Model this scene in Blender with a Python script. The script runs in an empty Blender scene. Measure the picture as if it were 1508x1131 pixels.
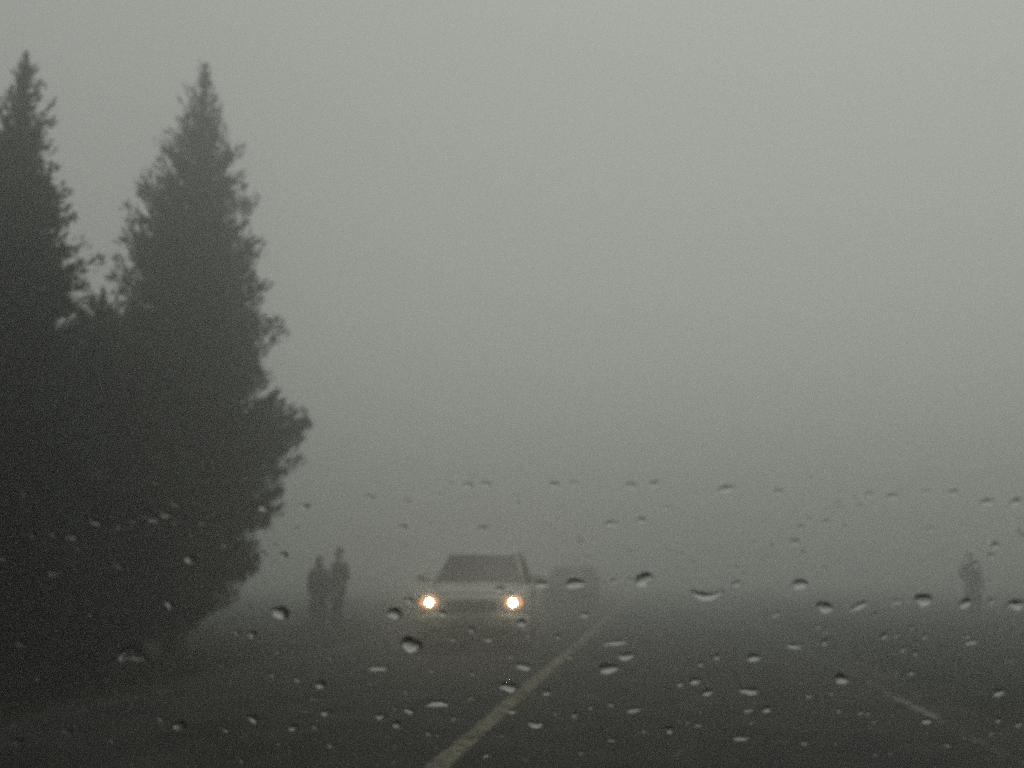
import bpy, bmesh, math, random
import numpy as np
from mathutils import Vector, Matrix

R = math.radians
scene = bpy.context.scene
COL = scene.collection

# ------------------------------------------------------------------ camera
# photograph 1508 x 1131; the road's vanishing point lies at pixel (970, 845)
PW, PH, FPX = 1508.0, 1131.0, 1508.0
CAM_H = 1.20
VPX, VPY = 970.0, 845.0
_dx, _dy = VPX - PW / 2, VPY - PH / 2
_L = math.sqrt(_dx * _dx + _dy * _dy + FPX * FPX)
YAW = math.asin(_dx / _L)
PITCH = math.asin(_dy / _L / math.cos(YAW))
cd = bpy.data.cameras.new('camera')
cam = bpy.data.objects.new('camera', cd)
COL.objects.link(cam)
cam.location = (0, 0, CAM_H)
cam.rotation_euler = (math.pi / 2 + PITCH, 0, YAW)
cd.sensor_width = 36.0
cd.lens = 36.0 * FPX / PW
cd.clip_start = 0.02
cd.clip_end = 2000
cd.dof.use_dof = True
cd.dof.focus_distance = 1.0
cd.dof.aperture_fstop = 6.6
scene.camera = cam
CAMM = Matrix.Rotation(YAW, 3, 'Z') @ Matrix.Rotation(math.pi / 2 + PITCH, 3, 'X')
CAMP = Vector((0, 0, CAM_H))


def ray(px, py):
    v = Vector(((px - PW / 2) / FPX, -(py - PH / 2) / FPX, -1.0))
    return (CAMM @ v).normalized()


def on_ground(px, py, z=0.0):
    d = ray(px, py)
    t = (z - CAM_H) / d.z
    return CAMP + d * t


def project(p):
    v = CAMM.transposed() @ (Vector(p) - CAMP)
    return (PW / 2 + FPX * v.x / -v.z, PH / 2 - FPX * v.y / -v.z)


# ------------------------------------------------------------------ sky, sun, exposure
SUN_EL, SUN_AZ = R(74), R(25)
w = bpy.data.worlds.new('World')
scene.world = w
w.use_nodes = True
nt = w.node_tree
nt.nodes.clear()
out = nt.nodes.new('ShaderNodeOutputWorld')
bg = nt.nodes.new('ShaderNodeBackground')
sky = nt.nodes.new('ShaderNodeTexSky')
sky.sky_type = 'NISHITA'
sky.sun_disc = False
sky.sun_elevation = SUN_EL
sky.sun_rotation = SUN_AZ
sky.air_density = 1.0
sky.dust_density = 1.0
sky.ozone_density = 1.0
hs = nt.nodes.new('ShaderNodeHueSaturation')
hs.inputs['Saturation'].default_value = 0.10
# overcast luminance law: (1 + 2 sin elevation) / 3, the same all round
geo = nt.nodes.new('ShaderNodeNewGeometry')
sep = nt.nodes.new('ShaderNodeSeparateXYZ')
nt.links.new(geo.outputs['Incoming'], sep.inputs[0])
ab = nt.nodes.new('ShaderNodeMath'); ab.operation = 'ABSOLUTE'
nt.links.new(sep.outputs['Z'], ab.inputs[0])
ma = nt.nodes.new('ShaderNodeMath'); ma.operation = 'MULTIPLY_ADD'
ma.inputs[1].default_value = 0.55
ma.inputs[2].default_value = 0.45
nt.links.new(ab.outputs[0], ma.inputs[0])
mx = nt.nodes.new('ShaderNodeVectorMath'); mx.operation = 'SCALE'
nt.links.new(sky.outputs[0], hs.inputs['Color'])
nt.links.new(hs.outputs[0], mx.inputs[0])
nt.links.new(ma.outputs[0], mx.inputs['Scale'])
tint = nt.nodes.new('ShaderNodeVectorMath'); tint.operation = 'MULTIPLY'
tint.inputs[1].default_value = (0.995, 1.0, 0.905)
nt.links.new(mx.outputs[0], tint.inputs[0])
nt.links.new(tint.outputs[0], bg.inputs['Color'])
bg.inputs['Strength'].default_value = 0.12
nt.links.new(bg.outputs[0], out.inputs['Surface'])

sl = bpy.data.lights.new('sun', 'SUN')
sl.energy = 0.6
sl.angle = R(40)
sl.color = (1.0, 0.97, 0.93)
so = bpy.data.objects.new('sun', sl)
COL.objects.link(so)
sdir = Vector((math.sin(SUN_AZ) * math.cos(SUN_EL), math.cos(SUN_AZ) * math.cos(SUN_EL), math.sin(SUN_EL)))
so.rotation_euler = sdir.to_track_quat('Z', 'Y').to_euler()
so.location = sdir * 60

scene.view_settings.view_transform = 'Standard'
scene.view_settings.look = 'None'
scene.view_settings.exposure = 0.04
scene.view_settings.gamma = 1.0
scene.view_settings.use_curve_mapping = False
scene.render.engine = 'CYCLES'
cy = scene.cycles
cy.max_bounces = 12
cy.diffuse_bounces = 2
cy.glossy_bounces = 2
cy.transmission_bounces = 6
cy.transparent_max_bounces = 12
cy.volume_bounces = 8
cy.caustics_reflective = False
cy.caustics_refractive = False
cy.use_denoising = False
cy.filter_width = 2.8
cy.sample_clamp_indirect = 1.0

HAZE_DENSITY = 0.0385
HAZE_G = 0.82


# ------------------------------------------------------------------ materials
def mat(name, color, rough=0.7, spec=0.3, metal=0.0, noise=None, bump=None, coat=0.0):
    """noise = (scale, second colour, contrast lo, hi); bump = (scale, strength)"""
    m = bpy.data.materials.new(name)
    m.use_nodes = True
    n = m.node_tree
    b = n.nodes['Principled BSDF']
    b.inputs['Base Color'].default_value = (*color, 1)
    b.inputs['Roughness'].default_value = rough
    b.inputs['Specular IOR Level'].default_value = spec
    b.inputs['Metallic'].default_value = metal
    b.inputs['Coat Weight'].default_value = coat
    tc = None
    if noise or bump:
        tc = n.nodes.new('ShaderNodeTexCoord')
    if noise:
        t = n.nodes.new('ShaderNodeTexNoise')
        t.inputs['Scale'].default_value = noise[0]
        t.inputs['Detail'].default_value = 6
        n.links.new(tc.outputs['Object'], t.inputs['Vector'])
        r = n.nodes.new('ShaderNodeValToRGB')
        r.color_ramp.elements[0].position = noise[2]
        r.color_ramp.elements[1].position = noise[3]
        r.color_ramp.elements[0].color = (*color, 1)
        r.color_ramp.elements[1].color = (*noise[1], 1)
        n.links.new(t.outputs['Fac'], r.inputs['Fac'])
        n.links.new(r.outputs['Color'], b.inputs['Base Color'])
    if bump:
        t2 = n.nodes.new('ShaderNodeTexNoise')
        t2.inputs['Scale'].default_value = bump[0]
        t2.inputs['Detail'].default_value = 4
        n.links.new(tc.outputs['Object'], t2.inputs['Vector'])
        bp = n.nodes.new('ShaderNodeBump')
        bp.inputs['Strength'].default_value = bump[1]
        n.links.new(t2.outputs['Fac'], bp.inputs['Height'])
        n.links.new(bp.outputs['Normal'], b.inputs['Normal'])
    return m


def mat_emit(name, color, strength):
    m = bpy.data.materials.new(name)
    m.use_nodes = True
    n = m.node_tree
    n.nodes.clear()
    o = n.nodes.new('ShaderNodeOutputMaterial')
    e = n.nodes.new('ShaderNodeEmission')
    e.inputs['Color'].default_value = (*color, 1)
    e.inputs['Strength'].default_value = strength
    n.links.new(e.outputs[0], o.inputs['Surface'])
    return m


def mat_glass(name, ior, color=(1, 1, 1), rough=0.0):
    m = bpy.data.materials.new(name)
    m.use_nodes = True
    n = m.node_tree
    n.nodes.clear()
    o = n.nodes.new('ShaderNodeOutputMaterial')
    e = n.nodes.new('ShaderNodeBsdfGlass')
    e.inputs['Color'].default_value = (*color, 1)
    e.inputs['IOR'].default_value = ior
    e.inputs['Roughness'].default_value = rough
    n.links.new(e.outputs[0], o.inputs['Surface'])
    return m


def mat_clear(name, color):
    m = bpy.data.materials.new(name)
    m.use_nodes = True
    n = m.node_tree
    n.nodes.clear()
    o = n.nodes.new('ShaderNodeOutputMaterial')
    e = n.nodes.new('ShaderNodeBsdfTransparent')
    e.inputs['Color'].default_value = (*color, 1)
    n.links.new(e.outputs[0], o.inputs['Surface'])
    return m


def mat_paint_line(name, color, worn):
    """Road paint with worn-through asphalt showing in ragged patches."""
    m = mat(name, color, 0.9, 0.02)
    n = m.node_tree
    b = n.nodes['Principled BSDF']
    tc = n.nodes.new('ShaderNodeTexCoord')
    t = n.nodes.new('ShaderNodeTexNoise')
    t.inputs['Scale'].default_value = 9.0
    t.inputs['Detail'].default_value = 8
    t.inputs['Roughness'].default_value = 0.7
    n.links.new(tc.outputs['Object'], t.inputs['Vector'])
    r = n.nodes.new('ShaderNodeValToRGB')
    r.color_ramp.elements[0].position = worn - 0.1
    r.color_ramp.elements[1].position = worn + 0.1
    r.color_ramp.elements[0].color = (0.022, 0.022, 0.020, 1)
    r.color_ramp.elements[1].color = (*color, 1)
    n.links.new(t.outputs['Fac'], r.inputs['Fac'])
    n.links.new(r.outputs['Color'], b.inputs['Base Color'])
    return m


M = {}
M['asphalt'] = mat('wet asphalt', (0.016, 0.016, 0.015), 0.9, 0.02, noise=(1.3, (0.032, 0.031, 0.029), 0.35, 0.7), bump=(120, 0.25))
M['ground'] = mat('damp soil', (0.012, 0.013, 0.009), 0.95, 0.0, noise=(2.5, (0.028, 0.028, 0.018), 0.3, 0.7), bump=(30, 0.5))
M['grass'] = mat('wet grass', (0.016, 0.024, 0.011), 0.9, 0.02, noise=(3.0, (0.040, 0.042, 0.020), 0.35, 0.7))
M['centre_paint'] = mat_paint_line('worn yellow road paint', (0.25, 0.24, 0.165), 0.51)
M['edge_paint'] = mat_paint_line('worn white road paint', (0.20, 0.20, 0.18), 0.60)
M['bark'] = mat('conifer bark', (0.045, 0.035, 0.026), 0.95, 0.1, noise=(14, (0.09, 0.07, 0.05), 0.35, 0.7), bump=(25, 0.8))
M['needles'] = mat('dark conifer needles', (0.016, 0.026, 0.015), 0.9, 0.03, noise=(2.2, (0.040, 0.052, 0.030), 0.4, 0.68))
M['needles_blue'] = mat('blue green conifer needles', (0.014, 0.028, 0.022), 0.9, 0.03, noise=(2.2, (0.034, 0.056, 0.046), 0.4, 0.68))
M['leaves'] = mat('shrub leaves', (0.022, 0.032, 0.015), 0.7, 0.2, noise=(2.0, (0.05, 0.065, 0.030), 0.4, 0.68))
M['silver'] = mat('silver car paint', (0.30, 0.30, 0.29), 0.45, 0.4, 0.15, coat=0.2)
M['dark_paint'] = mat('dark grey car paint', (0.022, 0.023, 0.026), 0.45, 0.2, 0.0, coat=0.1)
M['black_plastic'] = mat('black plastic trim', (0.018, 0.018, 0.018), 0.6, 0.3)
M['tyre'] = mat('tyre rubber', (0.014, 0.014, 0.014), 0.85, 0.2)
M['rim'] = mat('alloy rim', (0.30, 0.30, 0.31), 0.35, 0.5, 0.8)
M['chrome'] = mat('dull chrome', (0.45, 0.45, 0.45), 0.2, 0.5, 1.0)
M['tinted'] = mat('dark car glass', (0.010, 0.011, 0.011), 0.25, 0.12)
M['lamp_off'] = mat('unlit lamp lens', (0.30, 0.30, 0.29), 0.15, 0.5)
M['lamp_lit'] = mat_emit('lit headlamp bulb', (1.0, 0.84, 0.58), 60.0)
M['lamp_glow'] = mat_emit('headlamp halo glow', (1.0, 0.46, 0.20), 1.2)  # halo round the lit bulbs, put into the lens as an orange glow
M['amber'] = mat('amber lens', (0.5, 0.18, 0.02), 0.3, 0.5)
M['red_lens'] = mat('red lens', (0.25, 0.01, 0.01), 0.3, 0.5)
M['plate'] = mat('number plate', (0.16, 0.16, 0.15), 0.5, 0.3)
M['skin'] = mat('skin', (0.42, 0.27, 0.20), 0.6, 0.3)
M['hair'] = mat('dark hair', (0.014, 0.011, 0.009), 0.6, 0.3)
M['coat'] = mat('dark wool coat', (0.020, 0.021, 0.022), 0.95, 0.1, noise=(40, (0.03, 0.031, 0.032), 0.4, 0.6))
M['jacket'] = mat('dark green jacket', (0.022, 0.028, 0.024), 0.85, 0.2, noise=(30, (0.032, 0.038, 0.033), 0.4, 0.6))
M['trousers'] = mat('dark trousers', (0.018, 0.019, 0.022), 0.9, 0.15, noise=(40, (0.027, 0.028, 0.031), 0.4, 0.6))
M['scarf'] = mat('blue grey scarf', (0.10, 0.12, 0.15), 0.9, 0.1, noise=(60, (0.14, 0.16, 0.19), 0.4, 0.6))
M['shoe'] = mat('black leather', (0.012, 0.012, 0.012), 0.5, 0.4)
M['eye'] = mat('eye', (0.25, 0.24, 0.23), 0.2, 0.5)
M['lip'] = mat('lip', (0.25, 0.10, 0.09), 0.5, 0.3)
M['pane'] = mat_clear('windscreen glass', (0.97, 0.985, 0.97))
M['water'] = mat_glass('rain water', 1.333)
M['rubber'] = mat('black rubber seal', (0.012, 0.012, 0.012), 0.7, 0.3)


# ------------------------------------------------------------------ helpers
def empty(name, loc=(0, 0, 0), rz=0.0):
    o = bpy.data.objects.new(name, None)
    o.empty_display_size = 0.2
    o.location = loc
    o.rotation_euler = (0, 0, rz)
    COL.objects.link(o)
    return o


def tag(o, label=None, cat=None, group=None, kind=None):
    for k, v in (('label', label), ('category', cat), ('group', group), ('kind', kind)):
        if v:
            o[k] = v
    return o


def obj(name, me, m, parent=None, smooth=False):
    o = bpy.data.objects.new(name, me)
    if m is not None:
        me.materials.clear()
        me.materials.append(m)
    if smooth:
        me.polygons.foreach_set('use_smooth', [True] * len(me.polygons))
    COL.objects.link(o)
    if parent is not None:
        o.parent = parent
    return o


def from_bm(bm):
    me = bpy.data.meshes.new('mesh')
    bm.normal_update()
    bm.to_mesh(me)
    bm.free()
    return me


def pydata(vs, fs):
    me = bpy.data.meshes.new('mesh')
    me.from_pydata([tuple(v) for v in vs], [], fs)
    me.update()
    return me


def quads_mesh(V):
    """V: (n,4,3) numpy array of quads -> mesh"""
    n = V.shape[0]
    me = bpy.data.meshes.new('mesh')
    me.vertices.add(n * 4)
    me.vertices.foreach_set('co', V.reshape(-1).astype(np.float32))
    me.loops.add(n * 4)
    me.loops.foreach_set('vertex_index', np.arange(n * 4, dtype=np.int32))
    me.polygons.add(n)
    me.polygons.foreach_set('loop_start', np.arange(0, n * 4, 4, dtype=np.int32))
    me.polygons.foreach_set('loop_total', np.full(n, 4, dtype=np.int32))
    me.update()
    me.validate()
    return me


def add_box(bm, cx, cy_, cz, sx, sy, sz, bevel=0.0):
    r = bmesh.ops.create_cube(bm, size=1.0)
    vs = r['verts']
    bmesh.ops.scale(bm, vec=(sx, sy, sz), verts=vs)
    bmesh.ops.translate(bm, vec=(cx, cy_, cz), verts=vs)
    if bevel > 0:
        es = list({e for v in vs for e in v.link_edges})
        bmesh.ops.bevel(bm, geom=es, offset=bevel, segments=2, affect='EDGES', profile=0.6)


def box(cx, cy_, cz, sx, sy, sz, bevel=0.0):
    bm = bmesh.new()
    add_box(bm, cx, cy_, cz, sx, sy, sz, bevel)
    return from_bm(bm)


def loft(rings, cap=True):
    """rings: list of equal-length lists of points (closed loops)"""
    n = len(rings[0])
    vs, fs = [], []
    for r in rings:
        vs += [tuple(p) for p in r]
    for i in range(len(rings) - 1):
        for j in range(n):
            a, b = i * n + j, i * n + (j + 1) % n
            fs.append((a, b, b + n, a + n))
    if cap:
        fs.append(tuple(reversed(range(n))))
        fs.append(tuple(range((len(rings) - 1) * n, len(rings) * n)))
    return vs, fs


def tube_rings(path, radii, seg=8):
    rings = []
    path = [Vector(p) for p in path]
    prev = None
    for i, p in enumerate(path):
        t = (path[min(i + 1, len(path) - 1)] - path[max(i - 1, 0)]).normalized()
        if prev is None:
            a = Vector((0, 0, 1)) if abs(t.z) < 0.9 else Vector((1, 0, 0))
            u = t.cross(a).normalized()
        else:
            u = (prev - t * prev.dot(t)).normalized()
        prev = u
        v = t.cross(u)
        r = radii[i] if hasattr(radii, '__len__') else radii
        rx, ry = r if hasattr(r, '__len__') else (r, r)
        rings.append([p + u * (math.cos(2 * math.pi * k / seg) * rx) + v * (math.sin(2 * math.pi * k / seg) * ry) for k in range(seg)])
    return rings


def tube(path, radii, seg=8):
    return pydata(*loft(tube_rings(path, radii, seg)))


class Acc:
    def __init__(self):
        self.v, self.f = [], []

    def add(self, vf):
        o = len(self.v)
        self.v += vf[0]
        self.f += [tuple(i + o for i in f) for f in vf[1]]

    def mesh(self):
        return pydata(self.v, self.f)


# ------------------------------------------------------------------ ground, road, verges
GX, GY0, GY1 = 190.0, -60.0, 230.0


def ground_mesh():
    xs = sorted(set([-GX, -100, -50, -30] + [x * 1.0 for x in range(-22, 23)] + [30, 50, 100, GX]))
    ys = sorted(set([GY0, -30] + [y * 1.0 for y in range(-4, 60)] + [70, 90, 120, 160, GY1]))
    rnd = random.Random(4)
    vs, fs = [], []
    for y in ys:
        for x in xs:
            z = 0.0
            if x < -6.0 or x > 3.5:
                z = rnd.uniform(-0.03, 0.06)
            vs.append((x, y, z))
    n = len(xs)
    for i in range(len(ys) - 1):
        for j in range(n - 1):
            fs.append((i * n + j, i * n + j + 1, (i + 1) * n + j + 1, (i + 1) * n + j))
    return pydata(vs, fs)


tag(obj('ground', ground_mesh(), M['ground'], smooth=True), 'dark damp grassy earth on both sides of the road', kind='structure')

ROAD_L, ROAD_R = -5.5, 2.75
LINE_C, LINE_L, LINE_R = -1.40, -5.05, 2.25


def strip(x0, x1, y0, y1, z, jag=0.0, step=1.0, seed=0):
    rnd = random.Random(seed)
    n = max(1, int((y1 - y0) / step))
    vs, fs = [], []
    for i in range(n + 1):
        y = y0 + (y1 - y0) * i / n
        vs += [(x0 + rnd.uniform(-jag, jag), y, z), (x1 + rnd.uniform(-jag, jag), y, z)]
        if i:
            a = 2 * i - 2
            fs.append((a, a + 1, a + 3, a + 2))
    return pydata(vs, fs)


road = tag(obj('road', strip(ROAD_L, ROAD_R, -40, 220, 0.012, 0.06, 0.5, 3), M['asphalt']), 'wet dark asphalt two lane road', kind='structure')
obj('centre_line', strip(LINE_C - 0.075, LINE_C + 0.075, -20, 200, 0.017, 0.006, 0.3, 5), M['centre_paint'], road)
obj('edge_line', strip(LINE_L - 0.06, LINE_L + 0.06, -20, 200, 0.017, 0.006, 0.3, 6), M['edge_paint'], road)
obj('edge_line', strip(LINE_R - 0.06, LINE_R + 0.06, -20, 200, 0.017, 0.006, 0.3, 7), M['edge_paint'], road)


M['edge_paint_left'] = mat_paint_line('patchy white road paint', (0.20, 0.20, 0.18), 0.48)
for y0, y1 in ((9.25, 10.05), (10.25, 10.75)):
    obj('edge_line', strip(LINE_R - 0.05, LINE_R + 0.05, y0, y1, 0.021, 0.012, 0.1, 8), M['edge_paint_left'], road)


def grass_mesh(x0, x1, y0, y1, n, seed, edge):
    rng = np.random.default_rng(seed)
    u = rng.random(n)
    y = y0 + (y1 - y0) * u ** 1.5
    x = x0 + (x1 - x0) * rng.random(n)
    tuft = np.sin(x * 2.1 + np.cos(y * 1.3) * 2) * np.sin(y * 1.7 + x * 0.6)
    h = rng.uniform(0.05, 0.13, n) * (1.0 + 0.8 * np.clip(tuft, -0.4, 1)) * (0.6 + 0.4 * np.clip(np.abs(x - edge), 0, 1))
    a = rng.random(n) * 6.283
    wd = rng.uniform(0.008, 0.02, n) * (1 + y / 25)
    lean = rng.uniform(0.1, 0.6, n) * h
    b = rng.random(n) * 6.283
    base = np.stack([x, y, np.full(n, -0.02)], 1)
    side = np.stack([np.cos(a) * wd, np.sin(a) * wd, np.zeros(n)], 1)
    mid = base + np.stack([np.cos(b) * lean * .35, np.sin(b) * lean * .35, h * .6], 1)
    tip = base + np.stack([np.cos(b) * lean, np.sin(b) * lean, h], 1)
    V = np.stack([base - side, base + side, mid + side * .7, tip], 1)
    return quads_mesh(V)


tag(obj('grass', grass_mesh(-16, -5.55, 3.5, 45, 60000, 1, -5.5), M['grass']), 'short wet grass along the verge under the conifers', 'grass', kind='stuff')
tag(obj('grass', grass_mesh(2.8, 20, 5, 50, 45000, 2, 2.8), M['grass']), 'short wet grass along the verge by the low shrubs', 'grass', kind='stuff')


# ------------------------------------------------------------------ trees
def make_tree(name, label, cat, base, H, profile, n_branch, seed, needle_mat, spray=(0.06, 0.15), upward=0.5, lean=(0, 0), dens=120, group=None, trunk_r=0.16, ax=1.0):
    """profile: list of (height, crown radius) pairs; limbs leave a tapered trunk and carry flat sprays of needles"""
    rng = np.random.default_rng(seed)
    root = empty(name, base)
    zs = np.array([p[0] for p in profile]); rs = np.array([p[1] for p in profile])
    path, rad = [], []
    for i in range(10):
        f = i / 9
        path.append((lean[0] * f + 0.05 * math.sin(5 * f + seed), lean[1] * f + 0.05 * math.cos(4 * f + seed), -0.1 + (H * 0.97 + 0.1) * f))
        rad.append(0.8 * trunk_r * (1 - f) ** 0.8 + 0.012 + (0.06 if i == 0 else 0))
    obj('trunk', tube(path, rad, 9), M['bark'], root, True)
    z0, z1 = zs[0], zs[-1]
    limbs = Acc()
    Q = []
    zz_ = z0 + (z1 - z0) * rng.random(n_branch * 12)
    keep = rng.random(n_branch * 12) < (np.interp(zz_, zs, rs) + 0.10) / (rs.max() + 0.10)
    cand = np.sort(zz_[keep][:n_branch])
    for k, z in enumerate(cand):
        f = z / H
        r = float(np.interp(z, zs, rs))
        az = k * 2.39996 + rng.uniform(-0.5, 0.5)
        L = r * rng.uniform(0.45, 1.08)
        L *= 1.0 + f * f * rng.uniform(-0.45, 0.35)
        L *= 0.95 + 0.15 * math.sin(2.0 * az + 3.1 * z + seed) * math.sin(4.3 * z - 1.3 * az + 2 * seed)
        if rng.random() < 0.14:
            L *= rng.uniform(1.05, 1.2)
        L = min(L, 1.12 * r + 0.10)
        el = upward * (0.15 + 0.85 * f + 0.55 * f ** 3) + rng.uniform(-0.18, 0.18)      # limbs rise more steeply towards the top
        d = np.array([math.cos(az) * ax, math.sin(az) * ax, 0.0])
        zstart = max(0.15, z - L * math.tan(el) * 0.9)
        fs_ = zstart / H
        o = np.array([lean[0] * fs_, lean[1] * fs_, zstart])
        m = 7
        pts = []
        for i in range(m):
            t = i / (m - 1)
            rise = math.tan(el) * L * (0.8 * t + 0.2 * t * t) - 0.10 * L * math.sin(math.pi * t) * (1 - f)
            pts.append(o + d * L * t + np.array([0, 0, rise]) + rng.normal(0, 0.012, 3) * t)
        pts = np.array(pts)
        limbs.add(loft(tube_rings([Vector(p) for p in pts], [max(0.004, 0.028 * (1 - i / m) * (0.4 + r / 2)) for i in range(m)], 4)))
        n = int(dens * (0.35 + L) * (1.0 - 0.90 * f ** 1.3))
        t = rng.random(n) ** 0.75
        t = 0.12 + 0.90 * t
        idx = np.clip((t * (m - 1)).astype(int), 0, m - 2)
        fr = np.clip(t * (m - 1) - idx, 0, 1.1)[:, None]
        p = pts[idx] * (1 - fr) + pts[idx + 1] * fr
        tang = pts[idx + 1] - pts[idx]
        tang /= np.linalg.norm(tang, axis=1, keepdims=True)
        side = np.cross(tang, [0, 0, 1.0])
        side /= np.linalg.norm(side, axis=1, keepdims=True) + 1e-9
        up = np.cross(side, tang)
        width = (0.04 + 0.11 * L) * np.clip(1.05 - t, 0.03, 1) ** 0.7 * 1.1
        s = rng.uniform(-1, 1, n)
        off = side * (s * width)[:, None] + up * (rng.normal(0, 0.05, n) - np.abs(s) * 0.04)[:, None] + tang * (np.abs(s) * width * 0.5)[:, None]
        c = p + off
        dr = tang * rng.uniform(0.5, 1.0, n)[:, None] + side * (np.sign(s) * rng.uniform(0.1, 0.7, n))[:, None] + rng.normal(0, 0.22, (n, 3))
        dr[:, 2] += 0.25 * upward
        dr /= np.linalg.norm(dr, axis=1, keepdims=True)
        ln = rng.uniform(spray[0], spray[1], n)[:, None]
        wv = np.cross(dr, rng.normal(0, 1, (n, 3)))
        wv /= np.linalg.norm(wv, axis=1, keepdims=True) + 1e-9
        wd = ln * rng.uniform(0.09, 0.15, n)[:, None]
        a = c - dr * ln * .45; e = c + dr * ln * .55
        mm = c - dr * ln * .05
        Q.append(np.stack([a, mm - wv * wd, e, mm + wv * wd], 1))
    # leader: short needles round the top of the trunk itself
    n = 260
    zl = H * (0.78 + 0.22 * rng.random(n))
    fl = zl / H
    rl = (1.0 - fl) * 0.75 * rng.random(n)
    al = rng.random(n) * 6.283
    c = np.stack([lean[0] * fl + np.cos(al) * rl, lean[1] * fl + np.sin(al) * rl, zl], 1)
    dr = np.stack([np.cos(al) * .6, np.sin(al) * .6, np.full(n, 0.9)], 1) + rng.normal(0, .3, (n, 3))
    dr /= np.linalg.norm(dr, axis=1, keepdims=True)
    ln = rng.uniform(spray[0], spray[1], n)[:, None]
    wv = np.cross(dr, rng.normal(0, 1, (n, 3)))
    wv /= np.linalg.norm(wv, axis=1, keepdims=True) + 1e-9
    Q.append(np.stack([c - dr * ln * .45, c - wv * ln * .17, c + dr * ln * .55, c + wv * ln * .17], 1))
    tag(obj('limb', limbs.mesh(), M['bark'], root), kind='stuff')
    tag(obj('crown', quads_mesh(np.concatenate(Q)), needle_mat, root), kind='stuff')
    return tag(root, label, cat, group)


def tall(px_top, py_top, base):
    """height that puts the apex over BASE on row py_top"""
    lo, hi = 0.5, 40.0
    for _ in range(50):
        mid = (lo + hi) / 2
        if project((base[0], base[1], mid))[1] > py_top:
            lo = mid
        else:
            hi = mid
    return mid


TREES = 'conifers beside the road'
# the two tall conifers and the shorter one between them
bA = Vector((-6.42, 13.2, 0)); HA = tall(290, 96, bA)
bB = Vector((-6.90, 9.8, 0)); HB = tall(30, 78, bB)
bC = Vector((-6.65, 11.3, 0)); HC = tall(120, 425, bC)
bD = Vector((-7.0, 7.4, 0)); HD = 7.4
print('tree A', HA, project((bA[0], bA[1], HA)), project(bA), 'B', HB, project((bB[0], bB[1], HB)), project(bB), 'C', HC, project((bC[0], bC[1], HC)))


def scaled(H, prof, k=1.0):
    return [(z * H, r * k) for z, r in prof]


make_tree('conifer_tree', 'tall dark conifer with ragged pointed crown, standing beside the two people', 'tree', bA, HA,
          scaled(HA, [(0.07, 0.5), (0.11, 0.85), (0.16, 1.2), (0.22, 1.45), (0.29, 1.65), (0.35, 1.82), (0.39, 1.78), (0.45, 1.42), (0.54, 1.36), (0.62, 1.25), (0.70, 1.05), (0.78, 0.84), (0.85, 0.62), (0.91, 0.42), (0.96, 0.22), (1.0, 0.03)], 0.90),
          1250, 14, M['needles'], group=TREES, upward=0.66, dens=170)
make_tree('conifer_tree', 'slender blue green conifer with a narrow spire, beyond the short conifer from the people', 'tree', bB, HB,
          scaled(HB, [(0.05, 0.9), (0.12, 1.5), (0.30, 1.75), (0.45, 1.5), (0.58, 1.2), (0.70, 0.92), (0.80, 0.66), (0.88, 0.42), (0.95, 0.22), (1.0, 0.05)], 0.76),
          1150, 23, M['needles_blue'], group=TREES, upward=0.62, dens=170)
make_tree('conifer_tree', 'short broad conifer with rounded top filling the gap between two tall conifers', 'tree', bC, HC,
          scaled(HC, [(0.07, 0.9), (0.15, 1.4), (0.34, 1.6), (0.50, 1.5), (0.68, 1.2), (0.82, 0.85), (0.93, 0.5), (1.0, 0.15)], 0.84),
          850, 37, M['needles'], group=TREES, upward=0.5, dens=170)
make_tree('conifer_tree', 'dark conifer beside the blue green spire, on its side away from the people', 'tree', bD, HD,
          scaled(HD, [(0.05, 0.9), (0.12, 1.5), (0.32, 1.75), (0.50, 1.5), (0.68, 1.1), (0.82, 0.7), (0.93, 0.35), (1.0, 0.05)], 0.85),
          850, 41, M['needles'], group=TREES, upward=0.6, dens=170)


TD = [o for o in COL.objects if o.name.startswith('conifer_tree')][-1]
for (x, y, rz, k, lab) in ((-7.1, 4.0, 1.1, 1.2, 'unseen conifer added for shade in the same roadside row, a little ahead of the windscreen'), (-7.0, 0.4, 2.3, 1.25, 'unseen conifer added for shade, ending the roadside row, level with the windscreen')):  # unseen trees, added and enlarged to shade the air on this side
    c = TD.copy(); COL.objects.link(c)
    c.location = (x, y, 0); c.rotation_euler = (0, 0, rz); c.scale = (k, k, k)
    tag(c, lab, 'tree', TREES)
    for ch in TD.children:
        q = ch.copy(); COL.objects.link(q); q.parent = c


def make_shrub(label, base, H, Rr, seed):
    return make_tree('shrub', label, 'shrub', base, H,
                     scaled(H, [(0.05, 0.75 * Rr), (0.2, 0.95 * Rr), (0.45, 1.0 * Rr), (0.7, 0.85 * Rr), (0.88, 0.55 * Rr), (1.0, 0.15 * Rr)]),
                     230, seed, M['leaves'], spray=(0.09, 0.20), upward=0.7, dens=190, trunk_r=0.07, group='shrubs along the verge')


make_shrub('low broad shrub fading into fog behind the lone person', (11.6, 29.5, 0), 2.3, 1.6, 51)
make_shrub('taller rounded shrub deep in the fog past the lone person', (13.0, 33.5, 0), 3.5, 1.9, 52)


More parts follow.
